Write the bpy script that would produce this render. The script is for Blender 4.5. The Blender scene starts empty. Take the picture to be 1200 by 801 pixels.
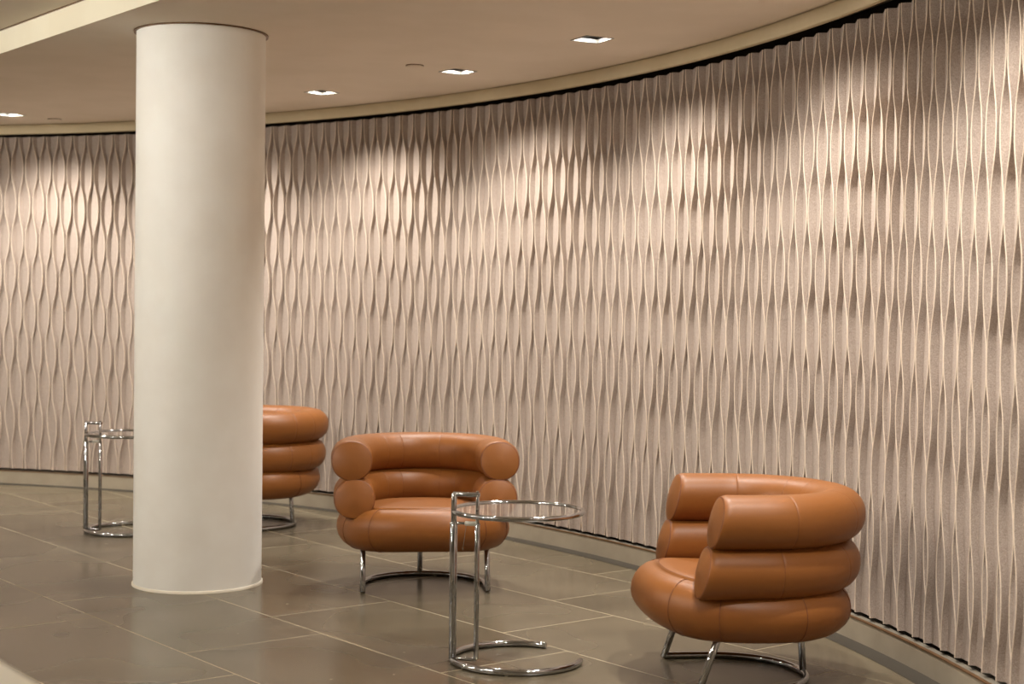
import bpy, bmesh, math, random
from mathutils import Vector, Matrix
from math import sin, cos, pi, radians, sqrt, tanh
random.seed(7)
S = bpy.context.scene
COL = S.collection

# ------------------------------------------------------------------ helpers
def tag(o, label=None, cat=None, group=None, kind=None):
    if label: o['label'] = label
    if cat: o['category'] = cat
    if group: o['group'] = group
    if kind: o['kind'] = kind
    return o

def mesh_obj(name, verts, faces, mats, parent=None, smooth=True, idx=None, sharp=None):
    me = bpy.data.meshes.new(name)
    me.from_pydata([tuple(v) for v in verts], [], faces)
    if not isinstance(mats, (list, tuple)): mats = [mats]
    for m in mats: me.materials.append(m)
    me.polygons.foreach_set('use_smooth', [smooth] * len(me.polygons))
    if idx: me.polygons.foreach_set('material_index', idx)
    bm = bmesh.new(); bm.from_mesh(me)
    if sharp != 'keep': bmesh.ops.recalc_face_normals(bm, faces=bm.faces)
    if smooth and sharp and sharp != 'keep':
        for e in bm.edges:
            if len(e.link_faces) == 2 and e.calc_face_angle(0) > radians(sharp): e.smooth = False
    bm.to_mesh(me); bm.free(); me.update()
    o = bpy.data.objects.new(name, me); COL.objects.link(o)
    if parent: o.parent = parent
    return o

def empty(name, loc=(0, 0, 0), rz=0):
    o = bpy.data.objects.new(name, None); COL.objects.link(o)
    o.location = loc; o.rotation_euler = (0, 0, rz); o.empty_display_size = .1
    return o

def copy_tree(o, parent=None):
    c = o.copy(); COL.objects.link(c)
    if parent: c.parent = parent
    for ch in list(o.children): copy_tree(ch, c)
    return c

class MB:
    def __init__(s): s.v = []; s.f = []; s.m = []
    def add(s, vs, fs, mi=0):
        b = len(s.v); s.v += [tuple(v) for v in vs]; s.f += [tuple(b + i for i in f) for f in fs]; s.m += [mi] * len(fs)
    def tube(s, pts, r, n=16, closed=False, cap=True, mi=0, dome=True):
        pts = [Vector(p) for p in pts]; N = len(pts)
        tans = []
        for i in range(N):
            a = pts[(i - 1) % N] if (closed or i) else pts[0]
            b = pts[(i + 1) % N] if (closed or i < N - 1) else pts[-1]
            tans.append((b - a).normalized())
        up = Vector((0, 0, 1)) if abs(tans[0].z) < .9 else Vector((1, 0, 0))
        x = tans[0].cross(up).normalized(); fr = []
        for i in range(N):
            t = tans[i]; x = (x - t * x.dot(t)).normalized(); fr.append((x.copy(), t.cross(x)))
        rows = [(pts[i], fr[i], r) for i in range(N)]
        if cap and not closed and dome:
            e = r * .25
            rows = [(pts[0] - tans[0] * 0, fr[0], r * .8)] + [(pts[0] + tans[0] * e, fr[0], r)] + rows[1:-1] + [(pts[-1] - tans[-1] * e, fr[-1], r), (pts[-1], fr[-1], r * .8)]
        vs = []; fs = []
        for p, (a, b), rr in rows:
            for k in range(n):
                an = 2 * pi * k / n; vs.append(p + a * (rr * cos(an)) + b * (rr * sin(an)))
        R = len(rows)
        for i in range(R if closed else R - 1):
            j = (i + 1) % R
            for k in range(n):
                fs.append((i * n + k, i * n + (k + 1) % n, j * n + (k + 1) % n, j * n + k))
        if cap and not closed:
            fs.append(tuple(range(n))); fs.append(tuple((R - 1) * n + k for k in range(n)))
        s.add(vs, fs, mi)
    def lathe(s, prof, n=96, c=(0, 0), mi=0):
        vs = []; fs = []
        for (r, z) in prof:
            for k in range(n):
                a = 2 * pi * k / n; vs.append((c[0] + r * cos(a), c[1] + r * sin(a), z))
        for i in range(len(prof) - 1):
            for k in range(n):
                fs.append((i * n + k, i * n + (k + 1) % n, (i + 1) * n + (k + 1) % n, (i + 1) * n + k))
        s.add(vs, fs, mi)
    def box(s, x0, x1, y0, y1, z0, z1, mi=0, M=None):
        vs = [Vector((x, y, z)) for z in (z0, z1) for y in (y0, y1) for x in (x0, x1)]
        if M: vs = [M @ v for v in vs]
        s.add(vs, [(0, 2, 3, 1), (4, 5, 7, 6), (0, 1, 5, 4), (2, 6, 7, 3), (0, 4, 6, 2), (1, 3, 7, 5)], mi)
    def build(s, name, mats, parent=None, smooth=True, sharp=40):
        return mesh_obj(name, s.v, s.f, mats, parent, smooth, s.m, sharp)

# ------------------------------------------------------------------ materials
def lin(c): return tuple(((v / 255 + .055) / 1.055) ** 2.4 if v / 255 > .04045 else v / 255 / 12.92 for v in c) + (1,)
def mat(name, rgb, rough=.5, metal=0, spec=.5, noise=None, bump=None, sheen=0):
    m = bpy.data.materials.new(name); m.use_nodes = True; nt = m.node_tree; N = nt.nodes; L = nt.links
    b = N['Principled BSDF']; b.inputs['Base Color'].default_value = lin(rgb)
    b.inputs['Roughness'].default_value = rough; b.inputs['Metallic'].default_value = metal
    b.inputs['Specular IOR Level'].default_value = spec
    if sheen: b.inputs['Sheen Weight'].default_value = sheen; b.inputs['Sheen Roughness'].default_value = .6
    tc = N.new('ShaderNodeTexCoord')
    if noise:   # scale, second colour, lo, hi
        sc, c2, lo, hi = noise
        n = N.new('ShaderNodeTexNoise'); n.inputs['Scale'].default_value = sc; n.inputs['Detail'].default_value = 5
        L.new(tc.outputs['Object'], n.inputs['Vector'])
        r = N.new('ShaderNodeValToRGB'); r.color_ramp.elements[0].position = lo; r.color_ramp.elements[1].position = hi
        r.color_ramp.elements[0].color = lin(rgb); r.color_ramp.elements[1].color = lin(c2)
        L.new(n.outputs['Fac'], r.inputs['Fac']); L.new(r.outputs['Color'], b.inputs['Base Color'])
    if bump:    # scale, strength, distance
        n = N.new('ShaderNodeTexNoise'); n.inputs['Scale'].default_value = bump[0]; n.inputs['Detail'].default_value = 4
        L.new(tc.outputs['Object'], n.inputs['Vector'])
        bp = N.new('ShaderNodeBump'); bp.inputs['Strength'].default_value = bump[1]; bp.inputs['Distance'].default_value = bump[2]
        L.new(n.outputs['Fac'], bp.inputs['Height']); L.new(bp.outputs['Normal'], b.inputs['Normal'])
    return m

M_ceil = mat('ceiling_paint', (236, 225, 210), .9, noise=(3, (232, 221, 205), .4, .6))
M_fascia = mat('fascia_paint', (205, 190, 158), .7, noise=(5, (200, 185, 152), .4, .6))
M_step = mat('cream_paint', (238, 231, 208), .8, noise=(4, (235, 227, 203), .4, .6))
M_col = mat('column_plaster', (243, 241, 234), .55, noise=(6, (239, 236, 228), .35, .65), bump=(40, .05, .002))
M_white = mat('white_trim', (240, 232, 215), .5, noise=(10, (236, 228, 210), .4, .6))
M_base = mat('baseboard_metal', (172, 160, 140), .45, .15, noise=(8, (164, 152, 132), .35, .65))
M_edge = mat('bronze_edge', (120, 88, 56), .4, .5, noise=(30, (108, 78, 50), .4, .6))
M_ledge = mat('ledge', (120, 112, 98), .6, noise=(12, (108, 100, 88), .4, .6))
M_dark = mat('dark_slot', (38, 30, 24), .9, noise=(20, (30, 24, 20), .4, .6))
M_strip = mat('dark_stone_strip', (54, 49, 40), .5, noise=(9, (49, 44, 36), .35, .65))
M_wall = mat('wall_paint', (205, 190, 168), .85, noise=(3, (198, 183, 160), .4, .6))
M_chrome = mat('chrome', (186, 188, 192), .06, 1, noise=(25, (178, 180, 184), .4, .6))
M_steel = mat('dull_steel', (150, 148, 142), .28, 1, noise=(60, (135, 133, 128), .4, .6))
M_rubber = mat('white_nylon', (215, 212, 200), .45, noise=(60, (205, 202, 190), .4, .6))
M_black = mat('black_baffle', (16, 14, 13), .6, noise=(40, (12, 11, 10), .4, .6))
M_refl = mat('reflector_metal', (235, 232, 225), .3, .3, noise=(40, (230, 226, 220), .4, .6))
M_leather = mat('tan_leather', (134, 82, 36), .44, 0, .34, noise=(2.6, (128, 77, 32), .3, .7), bump=(420, .12, .0006))
M_seam = mat('leather_seam', (112, 60, 26), .6, noise=(80, (102, 53, 22), .4, .6))

# felt: heathered greige with pale cut edges
def felt_mat():
    m = bpy.data.materials.new('felt'); m.use_nodes = True; N = m.node_tree.nodes; L = m.node_tree.links
    b = N['Principled BSDF']; b.inputs['Roughness'].default_value = .95; b.inputs['Specular IOR Level'].default_value = .15
    tc = N.new('ShaderNodeTexCoord')
    n1 = N.new('ShaderNodeTexNoise'); n1.inputs['Scale'].default_value = 260; n1.inputs['Detail'].default_value = 5; n1.inputs['Roughness'].default_value = .7
    mp = N.new('ShaderNodeMapping'); mp.inputs['Scale'].default_value = (1, 1, 1.0)
    L.new(tc.outputs['Object'], mp.inputs['Vector']); L.new(mp.outputs['Vector'], n1.inputs['Vector'])
    r = N.new('ShaderNodeValToRGB'); e = r.color_ramp.elements
    e[0].position = .34; e[0].color = lin((141, 127, 117)); e[1].position = .62; e[1].color = lin((185, 170, 158))
    L.new(n1.outputs['Fac'], r.inputs['Fac'])
    L.new(r.outputs['Color'], b.inputs['Base Color'])
    bp = N.new('ShaderNodeBump'); bp.inputs['Strength'].default_value = .25; bp.inputs['Distance'].default_value = .002
    L.new(n1.outputs['Fac'], bp.inputs['Height']); L.new(bp.outputs['Normal'], b.inputs['Normal'])
    return m
M_felt = felt_mat()
M_feltedge = mat('felt_cut_edge', (226, 210, 191), .9, 0, .15, noise=(60, (218, 201, 181), .35, .65))

# floor: large stone tiles, one-third running bond
TH = .6712
def floor_mat():
    m = bpy.data.materials.new('stone_tiles'); m.use_nodes = True; N = m.node_tree.nodes; L = m.node_tree.links
    b = N['Principled BSDF']; g = N.new('ShaderNodeNewGeometry'); sp = N.new('ShaderNodeSeparateXYZ'); L.new(g.outputs['Position'], sp.inputs[0])
    def mth(op, a, c=None, d=None):
        n = N.new('ShaderNodeMath'); n.operation = op
        for i, v in enumerate((a, c, d)):
            if v is None: continue
            if isinstance(v, (int, float)): n.inputs[i].default_value = v
            else: L.new(v, n.inputs[i])
        return n.outputs[0]
    X, Y = sp.outputs['X'], sp.outputs['Y']
    v = mth('ADD', mth('MULTIPLY', X, cos(TH)), mth('MULTIPLY', Y, sin(TH)))
    u = mth('ADD', mth('MULTIPLY', X, -sin(TH)), mth('MULTIPLY', Y, cos(TH)))
    W, LL = .609, 1.23
    vn = mth('DIVIDE', mth('SUBTRACT', v, 2.648), W); row = mth('FLOOR', vn); fv = mth('SUBTRACT', vn, row)
    un = mth('DIVIDE', mth('SUBTRACT', u, 5.315), LL)
    un = mth('SUBTRACT', un, mth('MULTIPLY', row, 1 / 3)); colm = mth('FLOOR', un); fu = mth('SUBTRACT', un, colm)
    ev = mth('MULTIPLY', mth('MINIMUM', fv, mth('SUBTRACT', 1.0, fv)), W)
    eu = mth('MULTIPLY', mth('MINIMUM', fu, mth('SUBTRACT', 1.0, fu)), LL)
    edge = mth('MINIMUM', ev, eu)
    mr = N.new('ShaderNodeMapRange'); mr.inputs[1].default_value = .0017; mr.inputs[2].default_value = .0032; mr.inputs[3].default_value = 1; mr.inputs[4].default_value = 0
    L.new(edge, mr.inputs[0])
    cb = N.new('ShaderNodeCombineXYZ'); L.new(row, cb.inputs[0]); L.new(colm, cb.inputs[1])
    wn = N.new('ShaderNodeTexWhiteNoise'); wn.noise_dimensions = '3D'; L.new(cb.outputs[0], wn.inputs['Vector'])
    add = N.new('ShaderNodeVectorMath'); add.operation = 'MULTIPLY_ADD'
    L.new(wn.outputs['Color'], add.inputs[0]); add.inputs[1].default_value = (20, 20, 20); L.new(g.outputs['Position'], add.inputs[2])
    n1 = N.new('ShaderNodeTexNoise'); n1.inputs['Scale'].default_value = 2.0; n1.inputs['Detail'].default_value = 3; n1.inputs['Roughness'].default_value = .5
    L.new(add.outputs[0], n1.inputs['Vector'])
    r = N.new('ShaderNodeValToRGB'); e = r.color_ramp.elements
    e[0].position = .3; e[0].color = lin((85, 76, 60)); e[1].position = .7; e[1].color = lin((105, 95, 77))
    L.new(n1.outputs['Fac'], r.inputs['Fac'])
    # small pale flecks
    vo = N.new('ShaderNodeTexVoronoi'); vo.inputs['Scale'].default_value = 3.2; vo.voronoi_dimensions = '2D'; L.new(g.outputs['Position'], vo.inputs['Vector'])
    sc = N.new('ShaderNodeSeparateColor'); L.new(vo.outputs['Color'], sc.inputs[0])
    fl = mth('LESS_THAN', vo.outputs['Distance'], mth('MULTIPLY', mth('MULTIPLY', sc.outputs[0], sc.outputs[1]), .034))
    mx = N.new('ShaderNodeMix'); mx.data_type = 'RGBA'; L.new(mth('MULTIPLY', fl, .5), mx.inputs[0]); L.new(r.outputs[0], mx.inputs[6]); mx.inputs[7].default_value = lin((196, 182, 158))
    # per tile value
    hv = N.new('ShaderNodeHueSaturation'); L.new(mx.outputs[2], hv.inputs['Color'])
    L.new(mth('ADD', mth('MULTIPLY', wn.outputs['Value'], .16), .92), hv.inputs['Value'])
    m2 = N.new('ShaderNodeMix'); m2.data_type = 'RGBA'; L.new(mr.outputs[0], m2.inputs[0]); L.new(hv.outputs[0], m2.inputs[6]); m2.inputs[7].default_value = lin((168, 154, 126))
    L.new(m2.outputs[2], b.inputs['Base Color'])
    n2 = N.new('ShaderNodeTexNoise'); n2.inputs['Scale'].default_value = 1.6; n2.inputs['Detail'].default_value = 1; L.new(g.outputs['Position'], n2.inputs['Vector'])
    ro = N.new('ShaderNodeMapRange'); ro.inputs[1].default_value = .3; ro.inputs[2].default_value = .7; ro.inputs[3].default_value = .20; ro.inputs[4].default_value = .32
    L.new(n2.outputs['Fac'], ro.inputs[0]); L.new(mth('ADD', ro.outputs[0], mth('MULTIPLY', mr.outputs[0], .3)), b.inputs['Roughness'])
    b.inputs['Specular IOR Level'].default_value = .5
    bp = N.new('ShaderNodeBump'); bp.inputs['Strength'].default_value = .3; bp.inputs['Distance'].default_value = .002
    L.new(mth('SUBTRACT', 1.0, mr.outputs[0]), bp.inputs['Height']); L.new(bp.outputs['Normal'], b.inputs['Normal'])
    return m
M_floor = floor_mat()

M_glass = bpy.data.materials.new('clear_glass'); M_glass.use_nodes = True
_n = M_glass.node_tree.nodes; _b = _n['Principled BSDF']
_b.inputs['Transmission Weight'].default_value = 1; _b.inputs['Roughness'].default_value = .01
_b.inputs['IOR'].default_value = 1.45; _b.inputs['Base Color'].default_value = (.93, .95, .94, 1)

def emis(name, rgb, k):
    m = bpy.data.materials.new(name); m.use_nodes = True; N = m.node_tree.nodes
    b = N['Principled BSDF']; b.inputs['Base Color'].default_value = (*rgb, 1); b.inputs['Emission Color'].default_value = (*rgb, 1)
    b.inputs['Emission Strength'].default_value = k; return m
WARM = (1, .95, .88)
M_lamp = emis('lamp_glow', (1, .94, .86), 7)
M_fill = emis('fill_glow', (1, .95, .87), 160)  # glow of the added fill drums

# ------------------------------------------------------------------ the room: a round hall about C
C = Vector((-5.41, 4.34, 0))
def pol(R, a, z=0): return (C.x + R * cos(a), C.y + R * sin(a), z)
ZL, ZH = 2.60, 2.72                 # low ring ceiling, higher middle ceiling
RF = 7.05                           # baseboard face
A0, A1 = radians(-15), radians(128) # extent of the pleated felt
AB = radians(-75)                   # alcove the camera stands in: AB..A0 opens outward to R 10

def arc_wall(name, R, z0, z1, a0, a1, m, n=180, thick=.0):
    vs = []; fs = []
    for i in range(n + 1):
        a = a0 + (a1 - a0) * i / n
        vs += [pol(R, a, z0), pol(R, a, z1), pol(R + thick, a, z1), pol(R + thick, a, z0)]
    for i in range(n):
        p, q = 4 * i, 4 * i + 4
        for k in range(4): fs.append((p + k, p + (k + 1) % 4, q + (k + 1) % 4, q + k))
    fs += [(0, 1, 2, 3), (4 * n, 4 * n + 3, 4 * n + 2, 4 * n + 1)]
    return mesh_obj(name, vs, fs, m, None, True, None, 40)

# floor
mb = MB(); mb.box(-14, 6, -7, 13, -.1, 0)
tag(mb.build('floor', M_floor, smooth=False), 'grey-brown stone tile floor with pale joints', kind='structure')

# downlight positions: radius 6.485, every ~11.2 degrees
RL, HL = 6.485, .072
LA = [radians(d) for d in (-6.5, 4.7, 15.9, 27.13, 38.16, 49.04, 60.7, 72.42, 83.7)]
dl = HL / RL
NV = Vector((cos(TH), sin(TH))); MV = Vector((-sin(TH), cos(TH))); VS = 2.862     # straight step, parallel to the tiles
def uv(u, v, z=0): p = MV * u + NV * v; return Vector((p.x, p.y, z))
# low ceiling ring, polar grid with square openings for the downlights
def ring_ceiling():
    rs = [.01, 2.5, 5.2, RL - HL, RL + HL, 7.0, 7.3, 10.1]
    an = set()
    for k in range(361): an.add(round(radians(k) - pi / 2 - .3, 6))
    an = [a for a in an if all(abs(a - l) > dl + .004 for l in LA)]
    for l in LA: an += [l - dl, l + dl]
    an.sort(); vs = []; fs = []
    for a in an:
        for r in rs: vs.append(pol(r, a, ZL))
    n = len(rs)
    for i in range(len(an)):
        j = (i + 1) % len(an)
        if j == 0: am = 99
        else: am = (an[i] + an[j]) / 2
        for k in range(n - 1):
            if k == 3 and any(abs(am - l) < dl * .9 for l in LA): continue
            fs.append((i * n + k, j * n + k, j * n + k + 1, i * n + k + 1))
    o = mesh_obj('ceiling', vs, fs, M_ceil, None, False, None, 'keep')
    bm = bmesh.new(); bm.from_mesh(o.data)
    bmesh.ops.bisect_plane(bm, geom=bm.verts[:] + bm.edges[:] + bm.faces[:], plane_co=(NV * VS).to_3d(), plane_no=NV.to_3d(), clear_inner=True)
    bm.to_mesh(o.data); bm.free(); return o
tag(ring_ceiling(), 'beige low ring ceiling following the curved wall', kind='structure')
def slab(name, u0, u1, v0, v1, z0, z1, m, lab):
    P = [uv(u, v, z) for z in (z0, z1) for v in (v0, v1) for u in (u0, u1)]
    o = mesh_obj(name, P, [(0, 2, 3, 1), (4, 5, 7, 6), (0, 1, 5, 4), (2, 6, 7, 3), (0, 4, 6, 2), (1, 3, 7, 5)], m, None, False)
    return tag(o, lab, kind='structure')
slab('trim_1', -2.6, 12.6, VS - .0005, VS + .03, ZL + .0005, ZH + .03, M_step, 'cream straight step up from low ceiling to higher ceiling')
slab('trim_2', -2.6, 12.6, VS - .010, VS - .0006, ZH - .004, ZH - .0002, M_edge, 'thin dark joint line where cream step meets higher ceiling')
slab('ceiling.001', -8, 16, -12, VS + .02, ZH, ZH + .1, M_ceil, 'higher flat ceiling beyond the cream step')
tag(arc_wall('wall_right', 10, 0, ZH + .02, AB, A0, M_wall, 60, .1), 'plain beige wall on the entrance side', kind='structure')
for nm, a in (('wall_right.001', A0), ('wall_right.002', AB)):
    d = Vector((cos(a), sin(a), 0)); t = Vector((-sin(a), cos(a), 0)) * (.05 if a == A0 else -.05)
    p, q = C + d * 7.13, C + d * 10.05
    vs = [p, q, q + t, p + t]; vs = [(v.x, v.y, 0) for v in vs] + [(v.x, v.y, ZH + .02) for v in vs]
    tag(mesh_obj(nm, vs, [(0, 3, 2, 1), (4, 5, 6, 7), (0, 1, 5, 4), (1, 2, 6, 5), (2, 3, 7, 6), (3, 0, 4, 7)], M_wall, None, False), 'plain return wall', kind='structure')
tag(arc_wall('wall_back', 7.22, 0, ZH + .02, A0, A1, M_dark, 200, .1), 'dark backing wall behind the pleated felt', kind='structure')
tag(arc_wall('wall_left', 7.22, 0, ZH + .02, A1, AB + 2 * pi, M_wall, 200, .1), 'plain curved wall on the far side of the hall', kind='structure')
# fascia below the ceiling in front of the felt
def sweep_profile(name, prof, mats, a0, a1, n=220, idx=None):
    vs = []; fs = []; mi = []; P = len(prof)
    for i in range(n + 1):
        a = a0 + (a1 - a0) * i / n
        for (r, z) in prof: vs.append(pol(r, a, z))
    for i in range(n):
        for k in range(P):
            fs.append((i * P + k, i * P + (k + 1) % P, (i + 1) * P + (k + 1) % P, (i + 1) * P + k)); mi.append(idx[k] if idx else 0)
    fs += [tuple(range(P)), tuple(n * P + k for k in range(P))]; mi += [0, 0]
    return mesh_obj(name, vs, fs, mats, None, True, mi, 30)
tag(sweep_profile('trim_3', [(7.0, 2.593), (7.0, 2.534), (7.004, 2.53), (7.028, 2.53), (7.028, 2.5995), (7.008, 2.5995), (7.008, 2.593)], [M_fascia], A0, A1), 'beige curved fascia hiding the top of the pleated felt', kind='structure')
# baseboard: vertical face, bronze edge, dark ledge
tag(sweep_profile('baseboard_back', [(RF, .001), (RF, .090), (RF + .06, .090), (RF + .06, .001)], [M_base, M_ledge], A0, A1, idx=[0, 1, 0, 0]), 'olive-grey metal baseboard below the felt wall', kind='structure')
tag(sweep_profile('trim_4', [(RF - .002, .090), (RF - .002, .0945), (RF + .014, .0945), (RF + .014, .090)], [M_edge], A0, A1), 'thin bronze edge along baseboard top', kind='structure')
tag(sweep_profile('trim_5', [(RF + .014, .0901), (RF + .014, .092), (RF + .168, .092), (RF + .168, .0901)], [M_ledge], A0, A1), 'narrow dark ledge under the felt', kind='structure')
tag(sweep_profile('trim_6', [(RF - .088, .0), (RF - .088, .0015), (RF - .0005, .0015), (RF - .0005, .0)], [M_strip], A0, A1), 'dark stone strip along the foot of the baseboard', kind='structure')

# ------------------------------------------------------------------ pleated felt
def felt():
    R0 = 7.075; s = .1145; da = s / R0
    a_ref = math.atan2(6.17 - C.y, 1.42 - C.x)
    k0 = int((A0 + .004 - a_ref) / da) ; k1 = int((A1 - .004 - a_ref) / da)
    zt, zb = 2.518, .108; NZ = 92
    zs = [zt + (zb - zt) * i / (NZ - 1) for i in range(NZ)]
    ks = list(range(k0, k1))
    rnd = {}
    for k in range(k0 - 1, k1 + 2):
        rnd[k] = (random.uniform(-.25, .25), random.uniform(.88, 1.0), random.uniform(0, 6.28), random.uniform(-1, 1), random.uniform(-1, 1))
    vs = []; cols = 0; first = True; colmat = []
    for zi, z in enumerate(zs):
        row = []
        h = (zt - z) / (zt - zb)
        ridge = []
        for k in ks:
            p, am, q, u1, u2 = rnd[k]
            for side in (-1, 1):
                ph = (2.51 - z) / .261 * pi + p * (h + .25) + .3 * h * u1 * side + .35 * sin(k * .11) + .25 * sin(k * .29 + 1)
                c = cos(ph); c = tanh(.75 * c) / tanh(.75)
                g0 = .0070; half = g0 + (s / 4 - g0) * (1 - c * am * (1 - .33 * h))   # half gap of the pair
                x = k * s + side * half
                lean = .012 * h * sin(3.1 * z + .35 * k + q * .25) + .004 * u2 * h * sin(5 * z + q)
                x += lean
                rec = .011 * h ** 1.4 if side < 0 else 0; prot = .006 * h * (u1 if side > 0 else u2) + (.008 * h if side > 0 else -.004 * h)
                ridge.append((x, R0 - prot * .6 + rec))
        # keep order
        for i in range(1, len(ridge)):
            if ridge[i][0] < ridge[i - 1][0] + .0075: ridge[i] = (ridge[i - 1][0] + .0075, ridge[i][1])
        for i, (x, r) in enumerate(ridge):
            # pale cut edge, then two flat faces meeting in a straight vertical fold
            row += [(x - .0024, r + .0026), (x - .0014, r), (x + .0006, r), (x + .0024, r + .0016)]
            if zi == 0: colmat += [1, 1, 1, 0]
            if i < len(ridge) - 1:
                x2, r2 = ridge[i + 1]; g = x2 - x
                vx = (x + x2) / 2 + .031      # the fold hangs straight while the edges sway
                vx = min(max(vx, x + .0030), x2 - .0032); D = .034 - .014 * h
                row += [(vx - .0004, R0 + D), (vx + .0004, R0 + D)]
                if zi == 0: colmat += [0, 0]
        cols = len(row)
        for (x, r) in row:
            a = a_ref + x / R0; vs.append(pol(r, a, z))
    fs = []; mi = []
    for i in range(NZ - 1):
        for k in range(cols - 1):
            fs.append((i * cols + k, i * cols + k + 1, (i + 1) * cols + k + 1, (i + 1) * cols + k)); mi.append(colmat[k])
    o = mesh_obj('pleated_felt_curtain', vs, fs, [M_felt, M_feltedge], None, True, mi, 15)
    return tag(o, 'heathered greige pleated felt covering the curved wall behind the chairs', 'wall covering')
felt()

# ------------------------------------------------------------------ column
CC = (-1.484, 7.291)
col = empty('round_column', (CC[0], CC[1], 0))
mb = MB(); mb.lathe([(.300, .001), (.300, 2.599)], 160); mb.build('column_shaft', M_col, col)
mb = MB(); mb.lathe([(.300, .0), (.3065, .0), (.3065, .008), (.304, .012), (.3005, .0125)], 160); tag(mb.build('base_ring', M_white, col), 'thin white ring at the column foot')
mb = MB(); mb.lathe([(.3002, 2.594), (.312, 2.594), (.312, 2.5995)], 160); tag(mb.build('shadow_ring', M_edge, col), 'dark ring standing in for the shadow gap at the ceiling')  # dark colour stands in for shade inside the ceiling gap
tag(col, 'thick white round column rising from the floor to the beige ceiling', 'column')

# ------------------------------------------------------------------ downlights
def downlight():
    t = empty('square_downlight')
    h = HL; zc = 0
    mb = MB()   # thin lip
    for (x0, x1, y0, y1) in ((-h - .004, h + .004, -h - .004, -h + .001), (-h - .004, h + .004, h - .001, h + .004), (-h - .004, -h + .001, -h + .001, h - .001), (h - .001, h + .004, -h + .001, h - .001)):
        mb.box(x0, x1, y0, y1, -.003, .001)
    tag(mb.build('frame', M_steel, t, smooth=False), 'thin metal lip')
    mb = MB()   # flared reflector
    z1 = .014; k = .069
    a = [(-h + .001, -h + .001, 0), (h - .001, -h + .001, 0), (h - .001, h - .001, 0), (-h + .001, h - .001, 0)]
    b = [(-k, -k, z1), (k, -k, z1), (k, k, z1), (-k, k, z1)]
    mb.add(a + b, [(i, (i + 1) % 4, 4 + (i + 1) % 4, 4 + i) for i in range(4)])
    tag(mb.build('reflector', M_refl, t, smooth=False), 'bright metal reflector')
    mb = MB()
    b2 = [(-k, -k, .11), (k, -k, .11), (k, k, .11), (-k, k, .11)]
    mb.add(b + b2, [(i, (i + 1) % 4, 4 + (i + 1) % 4, 4 + i) for i in range(4)] + [(4, 5, 6, 7)])
    tag(mb.build('housing', M_black, t, smooth=False), 'black inner housing')
    mb = MB(); mb.lathe([(.0005, .095), (.026, .095), (.032, .1), (.032, .109)], 32)
    tag(mb.build('lamp', M_lamp, t), 'glowing round lamp')
    return t
d0 = downlight()
LBL = {27.13: 'square recessed downlight nearest the right, biggest of the four lit in the ceiling',
       38.16: 'square recessed downlight beside the round ceiling cap, above the middle of the wall',
       49.04: 'square recessed downlight just right of the white column',
       72.42: 'square recessed downlight cut by the left edge of the photo',
       60.7: 'square recessed downlight hidden behind the white column'}
SPOT = 158
for i, a in enumerate(LA):
    t = d0 if i == 0 else copy_tree(d0)
    t.location = pol(RL, a, ZL); t.rotation_euler = (0, 0, a)
    lb = next((v for k, v in LBL.items() if abs(radians(k) - a) < .001), None)
    tag(t, lb or 'square recessed downlight outside the view, row along the felt wall', 'ceiling light', 'downlights along the felt wall')
    ld = bpy.data.lights.new('downlight_beam', 'SPOT'); ld.energy = SPOT; ld.color = WARM
    ld.spot_size = radians(130); ld.spot_blend = 1; ld.shadow_soft_size = .045
    lo = bpy.data.objects.new('downlight_beam', ld); COL.objects.link(lo)
    lo.location = pol(RL - .01, a, ZL + .019)
    dr = Vector((cos(a) * .10, sin(a) * .10, -1)); lo.rotation_euler = dr.to_track_quat('-Z', 'Y').to_euler()

# unseen fill drums added on the higher ceiling to light column and step
def fill_drum():
    t = empty('added_fill_drum')
    mb = MB(); mb.lathe([(.0005, 0), (.215, 0), (.215, -.018), (.203, -.018)], 56); mb.build('frame', M_white, t)
    mb = MB(); mb.lathe([(.2, -.132), (.2, -.018)], 56); mb.build('diffuser', M_fill, t)
    mb = MB(); mb.lathe([(.0005, -.146), (.203, -.146), (.203, -.132), (.198, -.130)], 56); mb.build('bottom_cap', M_white, t)
    return t
r0 = fill_drum()
spots = [(-4.4, 5.3, ZH, 'toward the column'), (-3.2, 2.6, ZH, 'toward the entrance'), (-5.6, 7.2, ZH, 'toward the far wall'), (-6.4, 2.2, ZH, 'on the far left'), (-7.6, 5.2, ZH, 'at the far side'), (-2.6, 4.1, ZH, 'beside the ceiling step')]
for i, (x, y, z, w) in enumerate(spots):
    t = r0 if i == 0 else copy_tree(r0)
    t.location = (x, y, z - .001)
    tag(t, 'added round fill light ' + w, 'ceiling light', 'added fill lights')

# small round caps in the ceiling
cap = empty('ceiling_cap')
mb = MB(); mb.lathe([(.0005, -.010), (.040, -.010), (.044, -.007), (.044, -.004)], 40); mb.build('cover', M_ceil, cap)
mb = MB(); mb.lathe([(.034, -.004), (.048, -.004), (.048, 0)], 40); tag(mb.build('shadow_ring', M_edge, cap), 'dark ring')
cap.location = (-.532, 8.153, ZL)
tag(cap, 'small round cap in ceiling beside the middle downlight', 'ceiling cap', 'round ceiling caps')
c2 = copy_tree(cap); c2.location = (-3.21, 10.75, ZL)
tag(c2, 'small round cap in ceiling left of the column near the fascia', 'ceiling cap', 'round ceiling caps')

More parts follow.
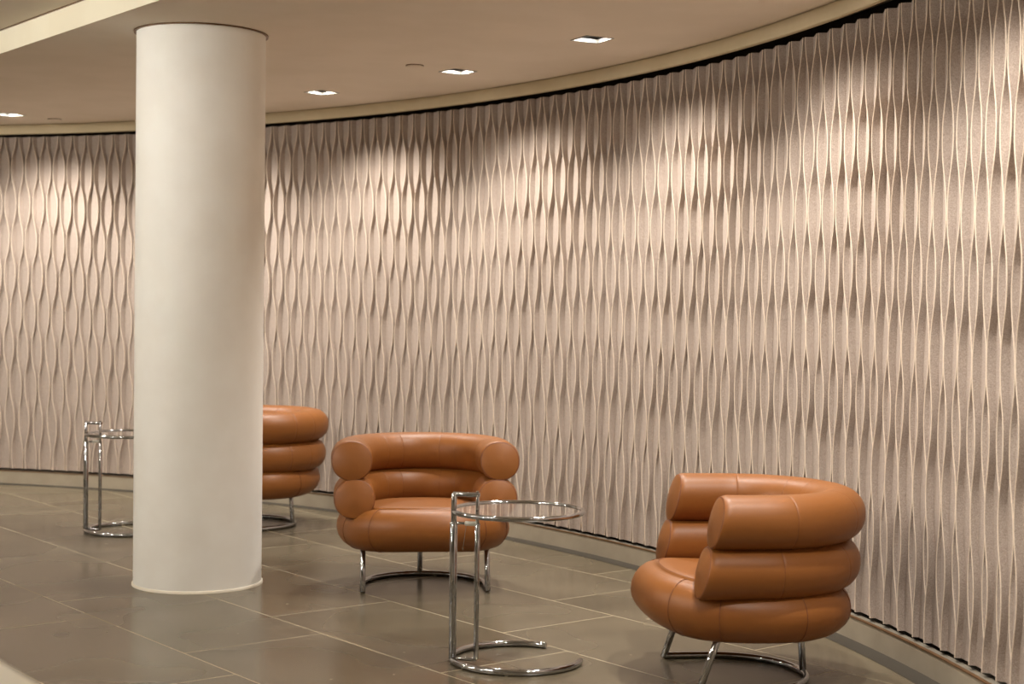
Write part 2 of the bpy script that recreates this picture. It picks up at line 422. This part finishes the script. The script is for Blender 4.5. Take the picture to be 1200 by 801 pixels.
# ------------------------------------------------------------------ armchair (front faces local -y)
def upath(hw, yc, yf, n=44, ns=7):
    pts = []
    for i in range(ns): pts.append((-hw, yf + (yc - yf) * i / ns))
    for i in range(n + 1):
        a = pi - pi * i / n; pts.append((hw * cos(a), yc + hw * sin(a)))
    for i in range(1, ns + 1): pts.append((hw, yc + (yf - yc) * i / ns))
    return pts
def roll(name, parent, hw, yc, yf, zc, rr, rv):
    pts = upath(hw, yc, yf); n = 40
    # arc length
    P = [Vector((x, y, zc)) for x, y in pts]; Ls = [0]
    for i in range(1, len(P)): Ls.append(Ls[-1] + (P[i] - P[i - 1]).length)
    T = Ls[-1]
    def at(s):
        s = min(max(s, 0), T)
        for i in range(1, len(P)):
            if s <= Ls[i] + 1e-9:
                f = (s - Ls[i - 1]) / (Ls[i] - Ls[i - 1]); p = P[i - 1].lerp(P[i], f)
                break
        # smooth tangent
        e = .012; a = max(s - e, 0); b = min(s + e, T)
        return p
    def tan(s):
        a = at(max(s - .02, 0)); b = at(min(s + .02, T)); return (b - a).normalized()
    seams = [T * f for f in (.17, .335, .5 - .085, .5 + .085, .665, .83)]
    stn = []    # (s, scale, offset, matidx)
    fil = .016
    end = [(0, f, mi) for f, mi in ((.02, 0), (.5, 0), (.80, 0), (.90, 0), (.93, 1), (.945, 1))]
    st = [(.0 - .018 * (1 - f * f), f, m) for (_, f, m) in end]
    st += [(.002, .957, 0), (.007, .976, 0), (.014, .991, 0), (.024, 1.0, 0)]
    s = .03
    body = [.03 + (T - .06) * i / 84 for i in range(85)]
    body = [b for b in body if all(abs(b - q) > .0075 for q in seams)]
    body = [(b, 1.0, 0) for b in body]
    for q in seams:
        body += [(q - .006, 1.0, 0), (q - .0022, .997, 0), (q - .0007, .990, 1), (q + .0007, .990, 0), (q + .0022, .997, 0), (q + .006, 1.0, 0)]
    body.sort()
    st2 = [(T - a, f, m) for (a, f, m) in reversed(st)]
    allst = st + body + st2
    vs = []; fs = []; mi = []
    for (s_, f, m) in allst:
        t = tan(min(max(s_, 0), T)); p = at(s_)
        if s_ < 0: p = at(0) - tan(0) * (-s_)
        if s_ > T: p = at(T) + tan(T) * (s_ - T)
        side = Vector((t.y, -t.x, 0)).normalized(); up = Vector((0, 0, 1))
        for k in range(n):
            a = 2 * pi * k / n; cx, sx = cos(a), sin(a); e = 2 / 2.15
            X = abs(cx) ** e * (1 if cx > 0 else -1) * rr * f; Z = abs(sx) ** e * (1 if sx > 0 else -1) * rv * f
            fd = max(0, 1 - max(s_, 0) / .13) ** 2 - max(0, 1 - max(T - s_, 0) / .13) ** 2
            vs.append(p + side * X + up * Z + t * (Z * .22 * fd))
    for i in range(len(allst) - 1):
        for k in range(n):
            fs.append((i * n + k, i * n + (k + 1) % n, (i + 1) * n + (k + 1) % n, (i + 1) * n + k)); mi.append(allst[i][2])
    fs += [tuple(range(n)), tuple((len(allst) - 1) * n + k for k in range(n))]; mi += [0, 0]
    return mesh_obj(name, vs, fs, [M_leather, M_seam], parent, True, mi, None)

def seat(parent):
    n = 120; xa, yf, yb = .412, -.398, .375; r = .092
    zc = .282
    def outline(off, k):
        a = 2 * pi * k / n; c_, s_ = cos(a), sin(a)
        e = 2 / (2.5 if s_ < 0 else 2.15)
        X = abs(c_) ** e * (1 if c_ > 0 else -1) * (xa - off)
        yy = (.03 - yf) if s_ < 0 else (yb - .03)
        Y = .03 + abs(s_) ** e * (1 if s_ > 0 else -1) * (yy - off)
        return X, Y
    rows = []
    prof = []
    for i in range(13):     # bottom to top round of the edge
        a = -pi / 2 + pi * i / 12; prof.append((r * 1.05 * (1 - cos(a)), r * sin(a), 0))
    prof = [(.30, -r + .004, 0), (.20, -r, 0)] + prof
    so = .1                # seam inset on the top
    prof += [(so - .004, r + .0065, 0), (so - .001, r + .0055, 1), (so + .001, r + .0055, 0), (so + .004, r + .0075, 0), (.14, r + .013, 0), (.20, r + .020, 0), (.27, r + .025, 0), (.32, r + .027, 0)]
    vs = []; fs = []; mi = []
    for (off, z, m) in prof:
        for k in range(n):
            X, Y = outline(off, k)
            front = max(0, min(1, (-Y - .05) / .36))
            front = front * front * (3 - 2 * front)
            lift = .030 * front * (.5 + .5 * max(-1, min(1, z / r))) + (.03 * front ** 4 * min(1, -z / r) if z < 0 else 0)
            vs.append((X, Y, zc + z + lift))
    for i in range(len(prof) - 1):
        for k in range(n):
            fs.append((i * n + k, i * n + (k + 1) % n, (i + 1) * n + (k + 1) % n, (i + 1) * n + k)); mi.append(prof[i][2])
    fs += [tuple(range(n)), tuple((len(prof) - 1) * n + k for k in range(n))]; mi += [0, 0]
    o = mesh_obj('seat', vs, fs, [M_leather, M_seam], parent, True, mi, None)
    return o

def armchair():
    t = empty('armchair')
    seat(t)
    for dg in (-126, -54, -24, -156, 14, 166, 62, 118):   # seams running over the bulge of the seat
        pts = []
        for i in range(17):
            an = -pi / 2 + pi * i / 16; off = .0966 * (1 - cos(an)) - .0005; z = .0925 * sin(an)
            c_, s_ = cos(radians(dg)), sin(radians(dg)); e = 2 / (2.5 if s_ < 0 else 2.15)
            X = abs(c_) ** e * (1 if c_ > 0 else -1) * (.412 - off)
            Y = .03 + abs(s_) ** e * (1 if s_ > 0 else -1) * ((.428 if s_ < 0 else .345) - off)
            fr = max(0, min(1, (-Y - .05) / .36)); fr = fr * fr * (3 - 2 * fr)
            pts.append((X, Y, .282 + z + .030 * fr * (.5 + .5 * sin(an)) + (.03 * fr ** 4 * -sin(an) if an < 0 else 0)))
        mb = MB(); mb.tube(pts, .0013, 8); mb.build('seat_seam', M_seam, t)
    pts = []
    for k in range(120):    # seam line round the top of the seat
        a = 2 * pi * k / 120; c_, s_ = cos(a), sin(a); e = 2 / (2.5 if s_ < 0 else 2.15)
        X = abs(c_) ** e * (1 if c_ > 0 else -1) * (.412 - .1)
        Y = .03 + abs(s_) ** e * (1 if s_ > 0 else -1) * ((.428 if s_ < 0 else .345) - .1)
        fr = max(0, min(1, (-Y - .05) / .36)); fr = fr * fr * (3 - 2 * fr)
        pts.append((X, Y, .282 + .0977 + .030 * fr))
    mb = MB(); mb.tube(pts, .0016, 8, closed=True); mb.build('seat_seam', M_seam, t)
    roll('middle_roll', t, .332, -.012, -.225, .436, .096, .0925)
    roll('top_roll', t, .345, -.010, -.185, .608, .096, .0925)
    # chrome: U base on the floor, two front legs and one rear leg
    mb = MB(); rr = .0128
    pts = []
    y0, yc = -.225, -.06; hw = .29
    for i in range(6): pts.append((-hw, y0 + (yc - y0) * i / 6, rr))
    for i in range(41):
        a = pi - pi * i / 40; pts.append((hw * cos(a), yc + hw * sin(a), rr))
    for i in range(1, 7): pts.append((hw, yc + (y0 - yc) * i / 6, rr))
    mb.tube(pts, rr, 16); mb.build('base_rail', M_chrome, t)
    for s in (-1, 1):
        mb = MB(); mb.tube([(s * hw, y0 - .004, .004), (s * hw, y0 + .070, .215)], rr, 16); mb.build('leg', M_chrome, t)
    mb = MB(); mb.tube([(0, yc + hw, .012), (0, yc + hw - .015, .215)], rr, 16); mb.build('leg', M_chrome, t)
    return t

def face(t, x, y, ang):     # ang: facing direction in degrees (0 = +x)
    t.location = (x, y, 0); t.rotation_euler = (0, 0, radians(ang + 90))
ch = armchair()
face(ch, -.414, 7.325, -90 + 6.8)
tag(ch, 'tan leather roll armchair facing the camera, behind the nearer glass side table', 'armchair', 'tan leather armchairs')
cr = copy_tree(ch); face(cr, .848, 5.555, 186)
tag(cr, 'tan leather roll armchair at right seen from its side, nearest the camera', 'armchair', 'tan leather armchairs')
cl = copy_tree(ch); face(cl, -1.53, 9.22, 172)
tag(cl, 'tan leather roll armchair half hidden behind the white column', 'armchair', 'tan leather armchairs')

# ------------------------------------------------------------------ adjustable glass side table
def side_table():
    t = empty('side_table'); r = .243
    def circ(a0, a1, z, n, R=r): return [(R * cos(radians(a0 + (a1 - a0) * i / n)), R * sin(radians(a0 + (a1 - a0) * i / n)), z) for i in range(n + 1)]
    mb = MB(); mb.tube(circ(61, 350, .0125, 72), .0125, 18); mb.build('base_ring', M_chrome, t)
    mb = MB(); mb.tube(circ(0, 360, .566, 96)[:-1], .0095, 16, closed=True); mb.build('top_ring', M_chrome, t)
    mb = MB(); mb.lathe([(.0005, .562), (.235, .562), (.235, .568), (.0005, .568)], 72)
    tag(mb.build('glass_top', M_glass, t), 'clear round glass')
    x1, y1 = -.2385, -.047; x2, y2 = -.150, -.070
    mb = MB(); mb.tube([(x1, y1, .014), (x1, y1, .522)], .0142, 18); mb.build('outer_post', M_chrome, t)
    mb = MB(); mb.tube([(x2, y2, .018), (x2, y2, .522)], .0095, 16); mb.build('outer_post', M_chrome, t)
    mb = MB(); mb.tube([(x1, y1, .517), (x1, y1, .527)], .0160, 18); mb.build('collar', M_chrome, t)
    mb = MB(); mb.tube([(x2, y2, .517), (x2, y2, .526)], .011, 18); mb.build('collar', M_chrome, t)
    mb = MB(); mb.tube([(x1, y1, .018), (x2, y2, .018)], .007, 14); mb.build('foot_bar', M_chrome, t)
    # sliding handle frame
    mb = MB()
    mb.tube([(x1, y1, .50), (x1, y1, .634)], .0105, 16); mb.tube([(x2, y2, .50), (x2, y2, .634)], .0070, 16)
    mb.tube([(x1 - .004, y1 + .001, .632), (x2 + .008, y2 - .002, .632)], .0085, 16)
    hd = mb.build('handle_frame', M_chrome, t)
    mb = MB(); mb.lathe([(.0003, .647), (.004, .646), (.005, .643), (.004, .639)], 16, (x2, y2)); mb.build('knob', M_chrome, hd)
    mb = MB(); mb.tube([(x1, y1, .524), (x1 + .045, y1 - .0117, .524)], .0052, 14); mb.build('height_pin', M_chrome, t)
    mb = MB(); mb.tube([(x1 + .042, y1 - .0109, .524), (x2, y2, .524)], .0085, 14); tag(mb.build('pin_sleeve', M_rubber, t), 'pale sleeve on the crossbar')
    mb = MB()   # bead chain
    for i in range(22):
        z = .515 - i * .0036; x = x1 + .046 - .00045 * i; y = y1 - .018
        mb.tube([(x, y, z), (x, y, z - .0026)], .0014, 6)
    mb.tube([(x1 + .035, y1 - .018, .4345), (x1 + .036, y1 - .018, .425)], .0022, 8)
    mb.build('chain', M_steel, t)
    return t
st = side_table(); st.location = (.030, 5.752, 0)
tag(st, 'round chrome and glass side table in the foreground between two armchairs', 'side table', 'chrome side tables')
s2 = copy_tree(st); s2.location = (-2.215, 8.905, 0)
tag(s2, 'round chrome and glass side table left of the white column', 'side table', 'chrome side tables')

# ------------------------------------------------------------------ white counter end at the lower left corner
p = Vector((-.7499, 2.2557)); q = Vector((-.648, 2.117)); d = (q - p).normalized(); nrm = Vector((d.y, -d.x))
if nrm.x > 0: nrm = -nrm
a = p - d * .25; b = q + d * 1.4
corners = [a, b, b + nrm * .5, a + nrm * .5]
ctr = sum(corners, Vector((0, 0))) / 4
ang = math.atan2(d.y, d.x); Lx = (b - a).length / 2
w = empty('white_counter', (ctr.x, ctr.y, 0), ang)
bm_ = MB(); bm_.box(-Lx, Lx, -.25, .25, .77, .80); o = bm_.build('worktop', M_white, w, smooth=False)
bv = o.modifiers.new('b', 'BEVEL'); bv.width = .004; bv.segments = 2
bm_ = MB(); bm_.box(-Lx + .03, Lx - .03, -.22, .22, .06, .77); bm_.build('body', M_white, w, smooth=False)
bm_ = MB(); bm_.box(-Lx + .06, Lx - .06, -.18, .18, 0, .06); tag(bm_.build('plinth', M_strip, w, smooth=False), 'dark recessed plinth')
tag(w, 'blurred white counter top corner at the lower left edge', 'counter')

# ------------------------------------------------------------------ world, camera
wd = bpy.data.worlds.new('W'); S.world = wd; wd.use_nodes = True
wd.node_tree.nodes['Background'].inputs[0].default_value = (.9, .75, .58, 1); wd.node_tree.nodes['Background'].inputs[1].default_value = .02
cd = bpy.data.cameras.new('camera'); cam = bpy.data.objects.new('camera', cd); COL.objects.link(cam); S.camera = cam
pch, rl = .0228, .0123
fw = Vector((0, cos(pch), -sin(pch))); up = Vector((0, sin(pch), cos(pch))); rt = Vector((1, 0, 0))
Rv = rt * cos(rl) + up * sin(rl); Uv = -rt * sin(rl) + up * cos(rl)
cam.matrix_world = Matrix(((Rv.x, Uv.x, -fw.x, 0), (Rv.y, Uv.y, -fw.y, 0), (Rv.z, Uv.z, -fw.z, 1.33), (0, 0, 0, 1)))
cd.sensor_width = 36; cd.lens = 54; cd.clip_start = .05
cd.dof.use_dof = True; cd.dof.focus_distance = 6.3; cd.dof.aperture_fstop = 3.2
S.view_settings.view_transform = 'Standard'; S.view_settings.look = 'None'; S.view_settings.gamma = 1
S.view_settings.use_curve_mapping = False
S.view_settings.exposure = 0.06
